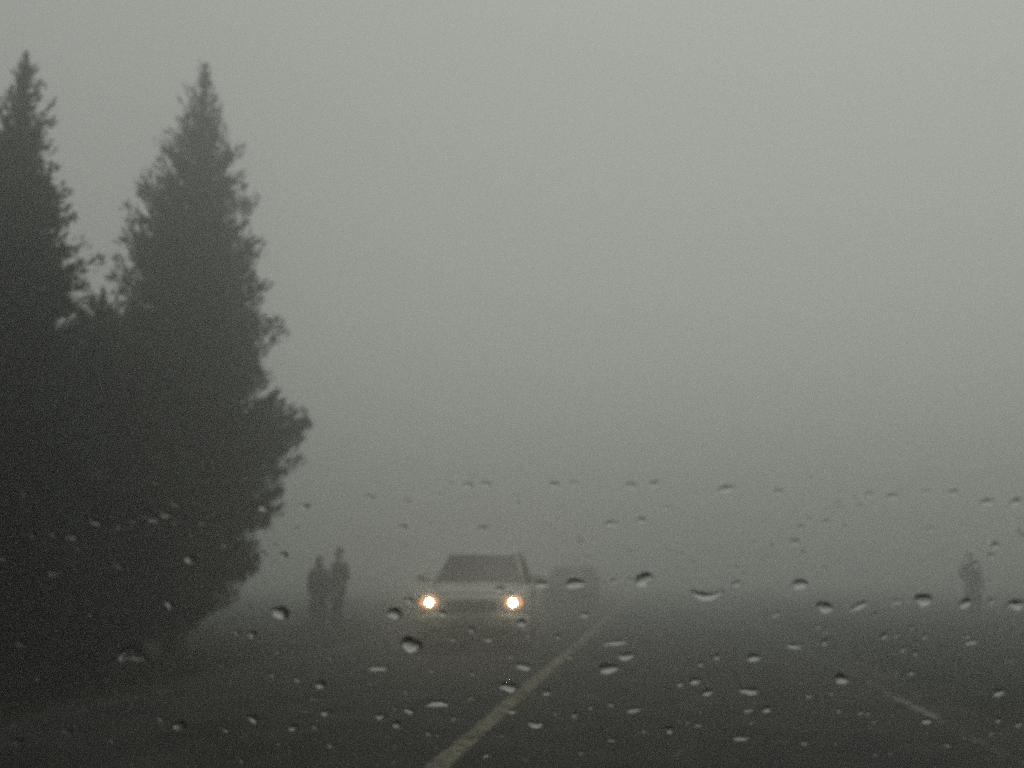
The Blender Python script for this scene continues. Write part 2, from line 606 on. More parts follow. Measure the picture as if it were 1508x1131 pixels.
# ------------------------------------------------------------------ cars
def hull_ring(y, w_, zt, zb, crown=0.025):
    half = [(0.0, zt + crown), (0.45 * w_, zt + crown * 0.75), (0.78 * w_, zt), (0.92 * w_, zt - 0.035), (0.985 * w_, zt - 0.12),
            (1.0 * w_, zt - 0.30 * (zt - zb)), (1.0 * w_, zt - 0.50 * (zt - zb)), (0.985 * w_, zt - 0.78 * (zt - zb)), (0.93 * w_, zb + 0.02), (0.80 * w_, zb), (0.0, zb)]
    pts = [Vector((x, y, z)) for x, z in half]
    pts += [Vector((-x, y, z)) for x, z in reversed(half[1:-1])]
    return pts


def make_car(name, label, loc, rz, paint, lit, s_len=1.0, roof=1.68, belt=1.02, group=None):
    root = empty(name, loc, rz)
    tag(root, label, 'car', group)
    st = [(-2.06, .66, .66, .34), (-2.03, .74, .76, .28), (-1.97, .80, .84, .24), (-1.84, .845, .90, .22), (-1.5, .865, .95, .21), (-1.05, .872, belt - .015, .21),
          (-.6, .875, belt, .20), (0, .88, belt + .005, .20), (.7, .88, belt + .01, .20), (1.3, .875, belt + .01, .21), (1.75, .86, belt, .23), (1.97, .82, belt - .03, .26), (2.06, .74, belt - .10, .32)]
    st = [(y * s_len, a, b, c) for y, a, b, c in st]
    body_me = pydata(*loft([hull_ring(*s) for s in st]))
    # wheel arches cut out of the hull
    WX, WYF, WYR, WR = .78, -1.27 * s_len, 1.27 * s_len, .33
    body = obj('body', body_me, paint, root, True)
    for wy in (WYF, WYR):
        for sx in (-1, 1):
            bm = bmesh.new()
            bmesh.ops.create_cone(bm, cap_ends=True, segments=24, radius1=WR + .06, radius2=WR + .06, depth=.44,
                                  matrix=Matrix.Translation((sx * .84, wy, WR + .01)) @ Matrix.Rotation(math.pi / 2, 4, 'Y'))
            cut = bpy.data.objects.new('cut', from_bm(bm))
            COL.objects.link(cut)
            mo = body.modifiers.new('arch', 'BOOLEAN')
            mo.operation = 'DIFFERENCE'
            mo.solver = 'EXACT'
            mo.object = cut
            bpy.context.view_layer.update()
            ev = body.evaluated_get(bpy.context.evaluated_depsgraph_get())
            new = bpy.data.meshes.new_from_object(ev)
            body.modifiers.clear()
            body.data = new
            bpy.data.objects.remove(cut)
    try:
        body.data.set_sharp_from_angle(angle=R(35))
    except Exception:
        pass
    # cabin: belt corners (outer), roof corners
    b = belt
    F = lambda x, y, z: Vector((x, y * s_len, z))
    A0, A1 = F(.73, -.98, b - .01), F(.575, -.22, roof - .07)          # windscreen foot and head
    D0, D1 = F(.74, 1.93, b - .02), F(.60, 1.62, roof - .07)          # tailgate glass foot and head
    B0, B1 = F(.775, .10, b), F(.605, .16, roof - .055)
    C0, C1 = F(.775, 1.02, b), F(.61, .98, roof - .055)
    mir = lambda v: Vector((-v.x, v.y, v.z))
    # roof shell
    rr = []
    for y, hw, dz in ((-.26, .565, -.075), (-.18, .58, -.03), (.1, .60, 0), (.7, .61, .005), (1.3, .605, -.005), (1.58, .59, -.03), (1.68, .57, -.08)):
        ring = [F(hw * k / 4, y, roof + dz - .045 * (abs(k) / 4) ** 2.5) for k in range(-4, 5)]
        ring += [F(hw * k / 4 * .97, y, roof + dz - .075 - .012) for k in range(4, -5, -1)]
        rr.append(ring)
    rf = obj('roof', pydata(*loft(rr)), paint, root, True)
    for sx in (-1, 1) if not lit else ():
        obj('roof_rail', tube([F(sx * .52, -.05, roof - .01), F(sx * .53, .1, roof + .035), F(sx * .54, .8, roof + .04), F(sx * .53, 1.35, roof + .03), F(sx * .52, 1.5, roof - .015)], .014, 6), M['black_plastic'], rf, True)
    for sx in (1, -1):
        k = (lambda v: v) if sx > 0 else mir
        for nm, p0, p1, r in (('pillar', A0, A1, .040), ('pillar', B0, B1, .034), ('pillar', C0, C1, .034), ('pillar', D0, D1, .05)):
            obj(nm, tube([k(p0) - Vector((0, 0, .03)), (k(p0) + k(p1)) / 2 + Vector((sx * .015, 0, .01)), k(p1) + Vector((0, 0, .02))], r, 8), paint if nm == 'pillar' and p0 is not B0 else M['black_plastic'], root, True)
        for p, q in ((A0, B0), (B0, C0), (C0, D0)):
            p2 = {id(A0): A1, id(B0): B1, id(C0): C1}[id(p)]
            q2 = {id(B0): B1, id(C0): C1, id(D0): D1}[id(q)]
            vs = [k(p), k(q), k(q2), k(p2)]
            c = sum(vs, Vector()) / 4
            inn = Vector((-sx * .012, 0, 0))
            obj('side_window', pydata([v for v in vs] + [v + inn for v in vs], [(0, 1, 2, 3), (7, 6, 5, 4), (0, 4, 5, 1), (1, 5, 6, 2), (2, 6, 7, 3), (3, 7, 4, 0)]), M['tinted'], root)
    # windscreen and rear window, gently bowed

    def bowed(p0, p1, bow):
        vs, fs = [], []
        N, K = 10, 5
        for j in range(K + 1):
            t = j / K
            for i in range(N + 1):
                s = -1 + 2 * i / N
                x = (p0.x * (1 - t) + p1.x * t) * s
                y = p0.y * (1 - t) + p1.y * t + bow * (1 - s * s)
                z = p0.z * (1 - t) + p1.z * t
                vs.append(Vector((x, y, z)))
        off = Vector((0, -bow / abs(bow) * .01, 0))
        nv = len(vs)
        vs += [v + off for v in vs]
        for j in range(K):
            for i in range(N):
                a = j * (N + 1) + i
                q = (a, a + 1, a + N + 2, a + N + 1)
                fs.append(q)
                fs.append(tuple(v + nv for v in reversed(q)))
        return pydata(vs, fs)
    ws = obj('windscreen', bowed(A0, A1, -.10), M['tinted'], root, True)
    obj('rear_window', bowed(D0, D1, .06), M['tinted'], root, True)
    for x0, x1 in ((.05, -.50), (.62, .10)):
        obj('wiper', tube([F(x0, -1.085, b + .02), F((x0 + x1) / 2, -1.06, b + .055), F(x1, -1.03, b + .06)], .009, 5), M['black_plastic'], ws)
    # bonnet seams, bumper, grille, plate, lamps
    bon = obj('bonnet', pydata(*loft([[F(x * hw, y, z + .012 + .02 * (1 - x * x)) for x in (-1, -.6, -.2, .2, .6, 1)] + [F(x * hw, y, z - .02) for x in (1, .6, .2, -.2, -.6, -1)]
                                      for y, hw, z in ((-1.93, .56, .875), (-1.80, .64, .92), (-1.45, .69, .965), (-1.05, .70, b + .005))])), paint, root, True)
    rings = []
    for y, hw, z0, z1 in ((-2.12, .60, .34, .54), (-2.115, .70, .31, .56), (-2.07, .79, .28, .57), (-1.95, .86, .25, .57), (-1.70, .885, .24, .55)):
        rings.append([F(-hw, y, z0), F(hw, y, z0), F(hw + .005, y, (z0 + z1) / 2), F(hw, y, z1), F(-hw, y, z1), F(-hw - .005, y, (z0 + z1) / 2)])
    bum = obj('front_bumper', pydata(*loft(rings)), paint, root, True)
    obj('lower_intake', box(0, -2.10 * s_len, .345, 1.30, .06, .11, .02), M['black_plastic'], bum)
    obj('number_plate', box(0, -2.135 * s_len, .46, .50, .012, .11, .003), M['plate'], bum)
    gr = obj('grille', box(0, -2.06 * s_len, .705, .78, .05, .15, .02), M['black_plastic'], root)
    for i in range(3):
        obj('slat', box(0, -2.092 * s_len, .66 + .045 * i, .74, .012, .014, .003), M['chrome'], gr)
    rings = []
    for y, hw, z0, z1 in ((2.0, .80, .28, .58), (2.08, .78, .30, .58), (2.12, .66, .34, .56)):
        rings.append([F(-hw, y, z0), F(hw, y, z0), F(hw, y, z1), F(-hw, y, z1)])
    obj('rear_bumper', pydata(*loft(rings)), M['black_plastic'], root)
    for sx in (-1, 1):
        vs, fs = [], []
        # lamp unit: rounded lens block at the front corner
        hl = obj('headlight', pydata(*loft([[Vector((sx * .655 + .145 * math.cos(a), (yy + .10 * abs(.145 * math.cos(a) * sx + .0) * (1 if sx * math.cos(a) > 0 else 0)) * s_len, .755 + .10 * kz * math.sin(a))) for a in [2 * math.pi * i / 16 for i in range(16)]]
                                             for yy, kz in ((-1.90, 1.0), (-2.04, 1.0), (-2.06, .85))])), M['lamp_off'] if not lit else M['lamp_glow'], root, True)
        bmb = bmesh.new()
        bmesh.ops.create_uvsphere(bmb, u_segments=16, v_segments=10, radius=.046, matrix=Matrix.Translation((sx * .645, -2.068 * s_len, .755)) @ Matrix.Diagonal((1, .35, 1, 1)))
        obj('bulb', from_bm(bmb), M['lamp_lit'] if lit else M['chrome'], hl, True)
        obj('indicator', box(sx * .80, -1.955 * s_len, .775, .07, .09, .09, .02), M['amber'], root)
        if lit:
            ld = bpy.data.lights.new('headlight_beam', 'SPOT')
            ld.energy = 3.0
            ld.color = (1.0, 0.66, 0.34)
            ld.spot_size = R(50)
            ld.spot_blend = 1.0
            ld.shadow_soft_size = .05
            lo = bpy.data.objects.new('headlight_beam', ld)
            COL.objects.link(lo)
            lo.parent = root
            lo.location = (sx * .645, -2.13 * s_len, .755)
            lo.rotation_euler = (R(91), 0, math.pi)
        tl = obj('tail_light', box(sx * .76, 2.03 * s_len, .86, .16, .10, .22, .03), M['red_lens'], root)
        # mirrors
        mi = obj('wing_mirror', box(sx * .965, -.72 * s_len, b + .09, .16, .10, .12, .04), paint, root, True)
        obj('mirror_arm', box(sx * .855, -.71 * s_len, b + .045, .10, .05, .05, .012), M['black_plastic'], mi)
        # doors: raised panels with handles
        for y0, y1 in ((-.60, .08), (.13, .96)):
            dr = obj('door', pydata([F(sx * .878, y0, .36), F(sx * .878, y1, .36), F(sx * .886, y1, .62), F(sx * .886, y0, .62), F(sx * .876, y0, b - .13), F(sx * .876, y1, b - .13),
                                     F(sx * .85, y0, .36), F(sx * .85, y1, .36), F(sx * .85, y0, b - .13), F(sx * .85, y1, b - .13)],
                                    [(0, 1, 2, 3), (3, 2, 5, 4), (6, 7, 1, 0), (4, 5, 9, 8), (0, 3, 4, 8, 6), (1, 7, 9, 5, 2)]), paint, root)
            obj('handle', box(sx * .89, (y1 - .14) * s_len, .86, .025, .16, .03, .008), M['black_plastic'], dr)
        for wy in (WYF, WYR):
            prof = [(.20, -.09), (.30, -.10), (.325, -.075), (.33, 0), (.325, .075), (.30, .10), (.20, .09)]
            n = 28
            vs = [(p[1], p[0] * math.cos(2 * math.pi * i / n), p[0] * math.sin(2 * math.pi * i / n)) for i in range(n) for p in prof]
            fs = []
            for i in range(n):
                for j in range(len(prof)):
                    a, c = i * len(prof) + j, i * len(prof) + (j + 1) % len(prof)
                    fs.append((a, c, (c + len(prof)) % len(vs), (a + len(prof)) % len(vs)))
            wh = empty('wheel', (sx * WX, wy, WR))
            wh.parent = root
            obj('tyre', pydata(vs, fs), M['tyre'], wh, True)
            bm = bmesh.new()
            bmesh.ops.create_cone(bm, cap_ends=True, segments=24, radius1=.205, radius2=.205, depth=.10, matrix=Matrix.Rotation(math.pi / 2, 4, 'Y'))
            for i in range(5):
                a = 2 * math.pi * i / 5
                r = bmesh.ops.create_cube(bm, size=1, matrix=Matrix.Rotation(a, 4, 'X') @ Matrix.Translation((sx * .055, 0, .10)) @ Matrix.Diagonal((.035, .05, .19, 1)))
            obj('rim', from_bm(bm), M['rim'], wh)
    return root


car1 = make_car('oncoming_car', 'silver grey tall hatchback with both headlights lit, approaching in the oncoming lane', (-3.03, 17.9, 0.012), R(4.5), M['silver'], True, roof=1.58, belt=1.03)
car2 = make_car('following_car', 'dark car without lights, fading into the fog behind the car with lit headlights', (-3.0, 36.5, 0.012), 0, M['dark_paint'], False, s_len=1.04, roof=1.46, belt=.94)


# ------------------------------------------------------------------ people
def skin_mesh(verts, edges, radii, root=0, sub=2):
    me = bpy.data.meshes.new('mesh')
    me.from_pydata([tuple(v) for v in verts], edges, [])
    o = bpy.data.objects.new('tmp', me)
    COL.objects.link(o)
    mo = o.modifiers.new('skin', 'SKIN')
    for i, r in enumerate(radii):
        sv = me.skin_vertices[0].data[i]
        sv.radius = r if hasattr(r, '__len__') else (r, r)
        sv.use_root = (i == root)
    mo.use_smooth_shade = True
    ss = o.modifiers.new('sub', 'SUBSURF')
    ss.levels = sub
    ss.render_levels = sub
    bpy.context.view_layer.update()
    ev = o.evaluated_get(bpy.context.evaluated_depsgraph_get())
    new = bpy.data.meshes.new_from_object(ev)
    bpy.data.objects.remove(o)
    return new


def make_person(label, loc, rz, h, outfit, arms, stance=0.09, head_turn=0.0):
    """Local frame: faces -Y. arms: per side ((elbow), (wrist)) offsets as fractions of height."""
    root = tag(empty('person', loc, rz), label, 'person', None)
    s = h / 1.75
    V, E, Rd = [], [], []

    def v(x, y, z, r, link=None):
        V.append((x * s, y * s, z * s)); Rd.append(tuple(q * s for q in r) if hasattr(r, '__len__') else r * s)
        if link is not None:
            E.append((link, len(V) - 1))
        return len(V) - 1
    pel = v(0, 0, .95, (.145, .105))
    wai = v(0, 0, 1.10, (.13, .10), pel)
    che = v(0, -.01, 1.30, (.155, .115), wai)
    nkb = v(0, .015, 1.45, (.085, .075), che)
    nk = v(0, .005, 1.52, .056, nkb)
    jaw = v(0, -.018, 1.575, (.062, .072), nk)
    sk = v(0, -.006, 1.645, (.078, .096), jaw)
    v(0, .0, 1.70, (.060, .075), sk)
    wr = {}
    for i, sx in enumerate((-1, 1)):
        sh = v(sx * .175, .0, 1.415, .058, nkb)
        (ex, ey, ez), (wx, wy, wz) = arms[i]
        el = v(sx * ex, ey, ez, .042, sh)
        wt = v(sx * wx, wy, wz, .030, el)
        wr[sx] = (Vector((sx * ex, ey, ez)), Vector((sx * wx, wy, wz)), wt)
        hp = v(sx * stance, 0, .88, .088, pel)
        kn = v(sx * stance * 1.1, -.02, .48, .060, hp)
        an = v(sx * stance * 1.15, .01, .09, .040, kn)
        v(sx * (stance * 1.15 + .02), -.13, .035, (.040, .030), an)
    # hands: palm then five fingers of unequal length, loosely curled
    for sx in (-1, 1):
        e, wv, wt = wr[sx]
        d = (wv - e).normalized()
        lat = Vector((0, -1, 0)) - d * d.dot(Vector((0, -1, 0)))
        lat.normalize()
        nrm = d.cross(lat) * sx
        palm = wv + d * .055
        pi_ = v(*palm, (.034, .018), wt)
        for q, (off, ln) in enumerate(((.027, .070), (.009, .080), (-.009, .074), (-.026, .058))):
            k0 = palm + d * .040 + lat * off
            a = v(*k0, .0095, pi_)
            k1 = k0 + d * ln * .55 + nrm * -.010
            bq = v(*k1, .0085, a)
            v(*(k1 + d * ln * .42 + nrm * -.028), .0070, bq)
        t0 = wv + d * .025 + lat * .034
        a = v(*t0, .012, pi_)
        v(*(t0 + d * .050 + lat * .022 + nrm * -.012), .0095, a)
    body = obj('body', skin_mesh(V, E, Rd, 0, 2), M['skin'], root, True)
    # face
    hz = 1.632

    def ell(name, x, y, z, rx, ry, rz_, m, par, seg=12):
        bm = bmesh.new()
        bmesh.ops.create_uvsphere(bm, u_segments=seg, v_segments=max(6, seg // 2), radius=1.0, matrix=Matrix.Translation((x * s, y * s, z * s)) @ Matrix.Diagonal((rx * s, ry * s, rz_ * s, 1)))
        return obj(name, from_bm(bm), m, par, True)
    for sx in (-1, 1):
        ell('eye', sx * .031, -.086, hz + .005, .013, .010, .009, M['eye'], body)
        ell('ear', sx * .078, .004, hz - .008, .011, .022, .032, M['skin'], body)
    ell('nose', 0, -.103, hz - .025, .013, .020, .024, M['skin'], body)
    ell('mouth', 0, -.088, hz - .062, .024, .009, .008, M['lip'], body)
    # hair: shell over the skull, longer at the back where the outfit asks for it
    rings = []
    for i in range(7):
        f = i / 6
        z = hz + .115 - f * (.115 + outfit['hair_len'] * 1.0)
        rr = math.sin(min(1.0, f * 1.6 + .12) * math.pi / 2)
        ring = []
        for k in range(16):
            a = 2 * math.pi * k / 16
            front = math.cos(a)          # +1 = face side
            zz = z
            if front > .2:
                zz = max(z, hz + .045 + .03 * (1 - front))
            ring.append(Vector((math.sin(a) * .090 * rr * s, (-front * .104 * rr + .004) * s, zz * s)))
        rings.append(ring)
    obj('hair', pydata(*loft(rings)), M['hair'], body, True)

    def ring_at(z, rx, ry, cx=0, cy_=0, n=20, fold=0.0, ph=0.0):
        return [Vector(((cx + rx * (1 + fold * math.sin(5 * 2 * math.pi * k / n + ph)) * math.cos(2 * math.pi * k / n)) * s,
                        (cy_ + ry * (1 + fold * math.cos(4 * 2 * math.pi * k / n + ph)) * math.sin(2 * math.pi * k / n)) * s, z * s)) for k in range(n)]
    top = [(1.47, .085, .075), (1.455, .125, .095), (1.42, .185, .115), (1.36, .205, .135), (1.25, .200, .140), (1.10, .178, .130)]
    if outfit['long']:
        low = [(.95, .195, .145), (.75, .205, .155), (.55, .215, .165), (.38, .222, .172)]
        mname = 'coat'
    else:
        low = [(.98, .182, .132), (.88, .190, .140), (.80, .192, .142)]
        mname = 'jacket'
    g = outfit['mat']
    rings = [ring_at(z, rx, ry, fold=.03 if z < 1.2 else 0.0, ph=i * .4) for i, (z, rx, ry) in enumerate(top + low)]
    rings.append(ring_at(low[-1][0] + .01, low[-1][1] - .02, low[-1][2] - .02))
    rings.append(ring_at(low[-1][0] + .25, low[-1][1] - .05, low[-1][2] - .05))
    ct = obj(mname, pydata(*loft(rings, cap=False)), g, root, True)
    for sx in (-1, 1):
        e, wv, _ = wr[sx]
        sh = Vector((sx * .165, 0, 1.41))
        cuff = e.lerp(wv, .93)
        pth = [sh, sh.lerp(e, .5) + Vector((sx * .012, 0, 0)), e, e.lerp(wv, .5), cuff]
        obj('sleeve', tube([p * s for p in pth], [q * s for q in (.076, .068, .060, .054, .048)], 12), g, ct, True)
    if outfit['long']:
        for k in range(4):
            ell('button', .012, -(.142 + .008 * k) - .005, 1.30 - .12 * k, .012, .006, .012, M['shoe'], ct, 8)
    else:
        obj('zip', tube([Vector((0, -.10, 1.45)) * s, Vector((0, -.146, 1.3)) * s, Vector((0, -.140, 1.1)) * s, Vector((0, -.150, .82)) * s], .006, 5), M['chrome'], ct)
    if outfit.get('scarf'):
        n = 20
        rr_ = tube_rings([Vector((.085 * math.cos(2 * math.pi * k / n), .012 + .085 * math.sin(2 * math.pi * k / n), 1.495 + .012 * math.sin(4 * math.pi * k / n))) * s for k in range(n + 1)], .036 * s, 8)
        sc = obj('scarf', pydata(*loft(rr_)), M['scarf'], root, True)
        obj('scarf_end', tube([Vector((.04, -.09, 1.49)) * s, Vector((.05, -.155, 1.36)) * s, Vector((.055, -.165, 1.18)) * s], [(.045 * s, .018 * s)] * 3, 8), M['scarf'], sc, True)
    # trouser legs and shoes
    tr = obj('trousers', pydata(*loft([ring_at(z, rx, ry) for z, rx, ry in ((1.02, .165, .118), (.94, .172, .122), (.86, .178, .120), (.80, .170, .112))])), M['trousers'], root, True)
    for sx in (-1, 1):
        pth = [(sx * stance, 0, .90), (sx * stance, -.005, .78), (sx * stance * 1.1, -.02, .48), (sx * stance * 1.14, .0, .26), (sx * stance * 1.15, .008, .075)]
        obj('leg', tube([Vector(p) * s for p in pth], [q * s for q in (.092, .094, .074, .068, .070)], 12), M['trousers'], tr, True)
        ell('shoe', sx * (stance * 1.15 + .012), -.045, .042, .047, .135, .045, M['shoe'], root)
    return root


relaxed = ((.225, .02, 1.13), (.235, -.05, .88))
bent = ((.265, .04, 1.14), (.20, -.12, .93))
folded = ((.24, .0, 1.14), (.06, -.20, 1.12))
pL = on_ground(467, 934); pR = on_ground(494, 935); pF = on_ground(1436, 912)
print('people', pL, pR, pF)
make_person('shorter person in a long dark coat and pale scarf standing next to the bigger conifer', (pL.x, pL.y, 0.0), R(50), 1.58, {'long': True, 'mat': M['coat'], 'hair_len': .10, 'scarf': True}, (relaxed, relaxed))
make_person('taller person in short dark jacket and trousers standing beside someone in a long coat', (pR.x, pR.y + .1, 0.0), R(-40), 1.74, {'long': False, 'mat': M['jacket'], 'hair_len': .02}, (relaxed, bent))
make_person('person in dark clothes standing alone on the verge in front of the shrubs', (pF.x, pF.y, 0.0), R(12), 1.80, {'long': True, 'mat': M['coat'], 'hair_len': .06}, (bent, relaxed))


# ------------------------------------------------------------------ windscreen and raindrops
WS_X, WS_Y, WS_TAN, WS_CURVE = 0.27, 0.56, 1.0, 0.16


def ws_z(x, y):
    """height of the raked, bowed windscreen's outer face over plan point (x, y)"""
    return CAM_H + (WS_Y - y - WS_CURVE * (x - WS_X) ** 2) * WS_TAN


def on_windscreen(px, py):
    d = ray(px, py)
    t = 0.5
    for _ in range(30):
        p = CAMP + d * t
        g = p.z - ws_z(p.x, p.y)
        e = 1e-4
        p2 = CAMP + d * (t + e)
        dg = ((p2.z - ws_z(p2.x, p2.y)) - g) / e
        t -= g / dg
    return CAMP + d * t


def ws_frame(p):
    n = Vector((2 * WS_CURVE * (p.x - WS_X) * WS_TAN, WS_TAN, 1.0)).normalized()
    u = Vector((1, 0, 0)); u = (u - n * u.dot(n)).normalized()
    v = n.cross(u)
    if v.z < 0:
        v = -v
    return u, v, n


ws = tag(empty('windscreen', (WS_X, 0.78, 0.95)), 'rain spotted clear car windscreen that everything is seen through', 'windscreen')
Z_LO, Z_HI = 0.985, 1.66


def ws_point(s, t):
    hw = 0.80 * (1 - t) + 0.66 * t
    x = WS_X + s * hw
    z = Z_LO + (Z_HI - Z_LO) * t
    y = WS_Y - WS_CURVE * (x - WS_X) ** 2 - (z - CAM_H) / WS_TAN
    return Vector((x, y, z))


vs, fs = [], []
NS, NT = 24, 12
for lay in (0, 1):
    for j in range(NT + 1):
        for i in range(NS + 1):
            p = ws_point(-1 + 2 * i / NS, j / NT)
            n = ws_frame(p)[2]
            vs.append(p - n * (.0002 + .005 * lay) - Vector(ws.location))
nl = (NS + 1) * (NT + 1)
for j in range(NT):
    for i in range(NS):
        a = j * (NS + 1) + i
        q = (a, a + 1, a + NS + 2, a + NS + 1)
        fs.append(q)
        fs.append(tuple(k + nl for k in reversed(q)))
obj('glass', pydata(vs, fs), M['pane'], ws, True)
rim = [ws_point(-1 + 2 * i / 16, 0) for i in range(17)] + [ws_point(1, j / 8) for j in range(1, 9)] + [ws_point(1 - 2 * i / 16, 1) for i in range(1, 17)] + [ws_point(-1, 1 - j / 8) for j in range(1, 9)]
obj('rubber_seal', tube([p - Vector(ws.location) for p in rim], .013, 6), M['rubber'], ws, True)

# raindrops traced on the glass: px, py, width px, height px, tilt degrees, bend
DROPS = [
    (142, 769, 20, 10), (196, 768, 9, 5), (228, 766, 20, 8), (245, 759, 17, 7), (258, 743, 9, 7), (48, 788, 11, 7), (80, 788, 15, 7), (107, 791, 16, 9), (5, 823, 11, 8), (82, 843, 26, 10, 12),
    (176, 834, 13, 7), (280, 824, 17, 14), (250, 891, 13, 15), (388, 749, 16, 10), (33, 948, 17, 14, 25), (372, 935, 14, 12), (350, 932, 11, 8),
    (447, 746, 20, 9, -10), (545, 733, 16, 7), (599, 740, 10, 6), (593, 777, 15, 8), (689, 715, 17, 9), (716, 714, 15, 9), (711, 779, 17, 9), (388, 816, 11, 9), (418, 818, 15, 10),
    (603, 885, 14, 11), (652, 904, 15, 11, 20), (736, 868, 16, 11), (667, 942, 9, 7), (694, 928, 11, 9), (720, 942, 13, 9), (559, 985, 30, 8), (768, 918, 15, 15, 40),
    (816, 715, 17, 11), (846, 712, 15, 7), (930, 716, 15, 12), (963, 714, 17, 10), (1070, 721, 28, 13, 18), (760, 731, 9, 6), (900, 772, 20, 10), (945, 767, 13, 13), (983, 749, 12, 6),
    (798, 861, 24, 12), (903, 856, 9, 9), (927, 854, 8, 8), (1085, 860, 17, 9), (861, 906, 16, 9), (822, 938, 9, 9), (922, 967, 24, 15, -8), (771, 982, 17, 18, 42),
    (1110, 969, 20, 15), (1056, 968, 11, 9), (1032, 978, 9, 9), (907, 947, 38, 8, 12),
    (1147, 725, 17, 8), (1194, 705, 7, 6), (1280, 729, 13, 9), (1314, 732, 17, 11), (1364, 725, 18, 7), (1405, 726, 17, 9), (1454, 740, 22, 11), (1497, 740, 17, 13), (1180, 777, 12, 7),
    (1217, 769, 11, 9), (1244, 776, 9, 6), (1171, 799, 15, 11), (1372, 780, 16, 7), (1422, 889, 20, 16), (1460, 886, 11, 9), (1497, 891, 24, 19),
    (1437, 831, 11, 9), (1466, 804, 15, 11), (1460, 819, 11, 9), (1320, 887, 18, 7, 15), (1142, 906, 14, 7, 15), (1204, 924, 9, 6), (1302, 937, 12, 11), (1362, 938, 9, 7),
    (1430, 946, 16, 10, 8), (1425, 938, 9, 7), (1170, 952, 26, 9), (1215, 946, 9, 12), (1330, 957, 9, 8), (1348, 962, 9, 7),
    (265, 1069, 24, 15, -10), (237, 1059, 12, 9), (373, 1059, 15, 16), (99, 1078, 15, 8), (27, 1092, 22, 11), (165, 1091, 9, 7), (333, 1076, 9, 7),
    (472, 1009, 15, 15), (437, 1001, 9, 9), (480, 1050, 20, 10), (433, 1072, 20, 10), (464, 1072, 9, 7), (561, 1055, 20, 9), (603, 1047, 17, 11, -40), (584, 1067, 15, 11),
    (631, 1080, 9, 9), (696, 992, 9, 7), (486, 1098, 9, 7), (716, 1113, 11, 7), (754, 1048, 12, 9),
    (805, 1020, 16, 9, 42), (788, 1067, 24, 13, -20), (933, 1046, 20, 10), (847, 1053, 14, 8, 45), (986, 1075, 14, 12), (1024, 1003, 16, 14), (1002, 1008, 11, 9), (1042, 1020, 18, 11),
    (1103, 1018, 30, 12), (1129, 1045, 16, 11, 20), (1102, 1047, 13, 6), (900, 1038, 9, 7), (870, 1042, 8, 7), (900, 1090, 9, 7), (1028, 1068, 9, 7), (1090, 1088, 30, 6),
    (1365, 1062, 18, 9, 25), (1471, 1020, 20, 13), (1191, 1025, 9, 8), (1185, 1095, 10, 7), (1342, 992, 12, 7), (1268, 1050, 9, 7), (1470, 1060, 9, 12), (1500, 1067, 11, 9),
]
NAMED = [
    ((195, 964, 42, 28, 0, -0.35), 'wide arched raindrop on the glass over the ground below the conifers'),
    ((413, 903, 32, 20, -8, 0), 'fat raindrop on the glass between the bigger conifer and the two people'),
    ((581, 904, 26, 18, -15, 0), 'blurred raindrop on the glass between the two people and the lit car'),
    ((606, 950, 30, 30, -50, 0.3), 'large bean shaped bright raindrop on the glass below the lit car'),
    ((644, 1037, 36, 12, 0, -0.5), 'thin arched raindrop on the glass over the oncoming lane'),
    ((749, 1012, 27, 18, -8, 0), 'bright raindrop on the glass just where it meets the yellow road line'),
    ((847, 860, 30, 19, 0, 0), 'raindrop on the glass over the unlit following car'),
    ((948, 854, 30, 23, 0, 0), 'big dark topped raindrop on the glass past the unlit following car'),
    ((1040, 877, 48, 15, 0, 0.55), 'wide V shaped raindrop on the glass over the misty roadside'),
    ((896, 985, 27, 20, 22, 0), 'bright slanted raindrop on the glass over the lane past the yellow line'),
    ((1178, 861, 26, 18, -22, 0), 'dark topped raindrop slanting above the flat one, on the misty verge'),
    ((1215, 895, 30, 17, -8, 0), 'flat broad raindrop next to a thin slanting streak on the glass'),
    ((1266, 893, 34, 10, 38, 0), 'thin slanting streak of water on the glass over the misty verge'),
    ((1360, 884, 31, 20, 0, 0), 'bright oblong raindrop on the glass near the lone person'),
    ((1239, 1000, 20, 20, 0, 0), 'bright diamond shaped raindrop on the glass over the near lane'),
]


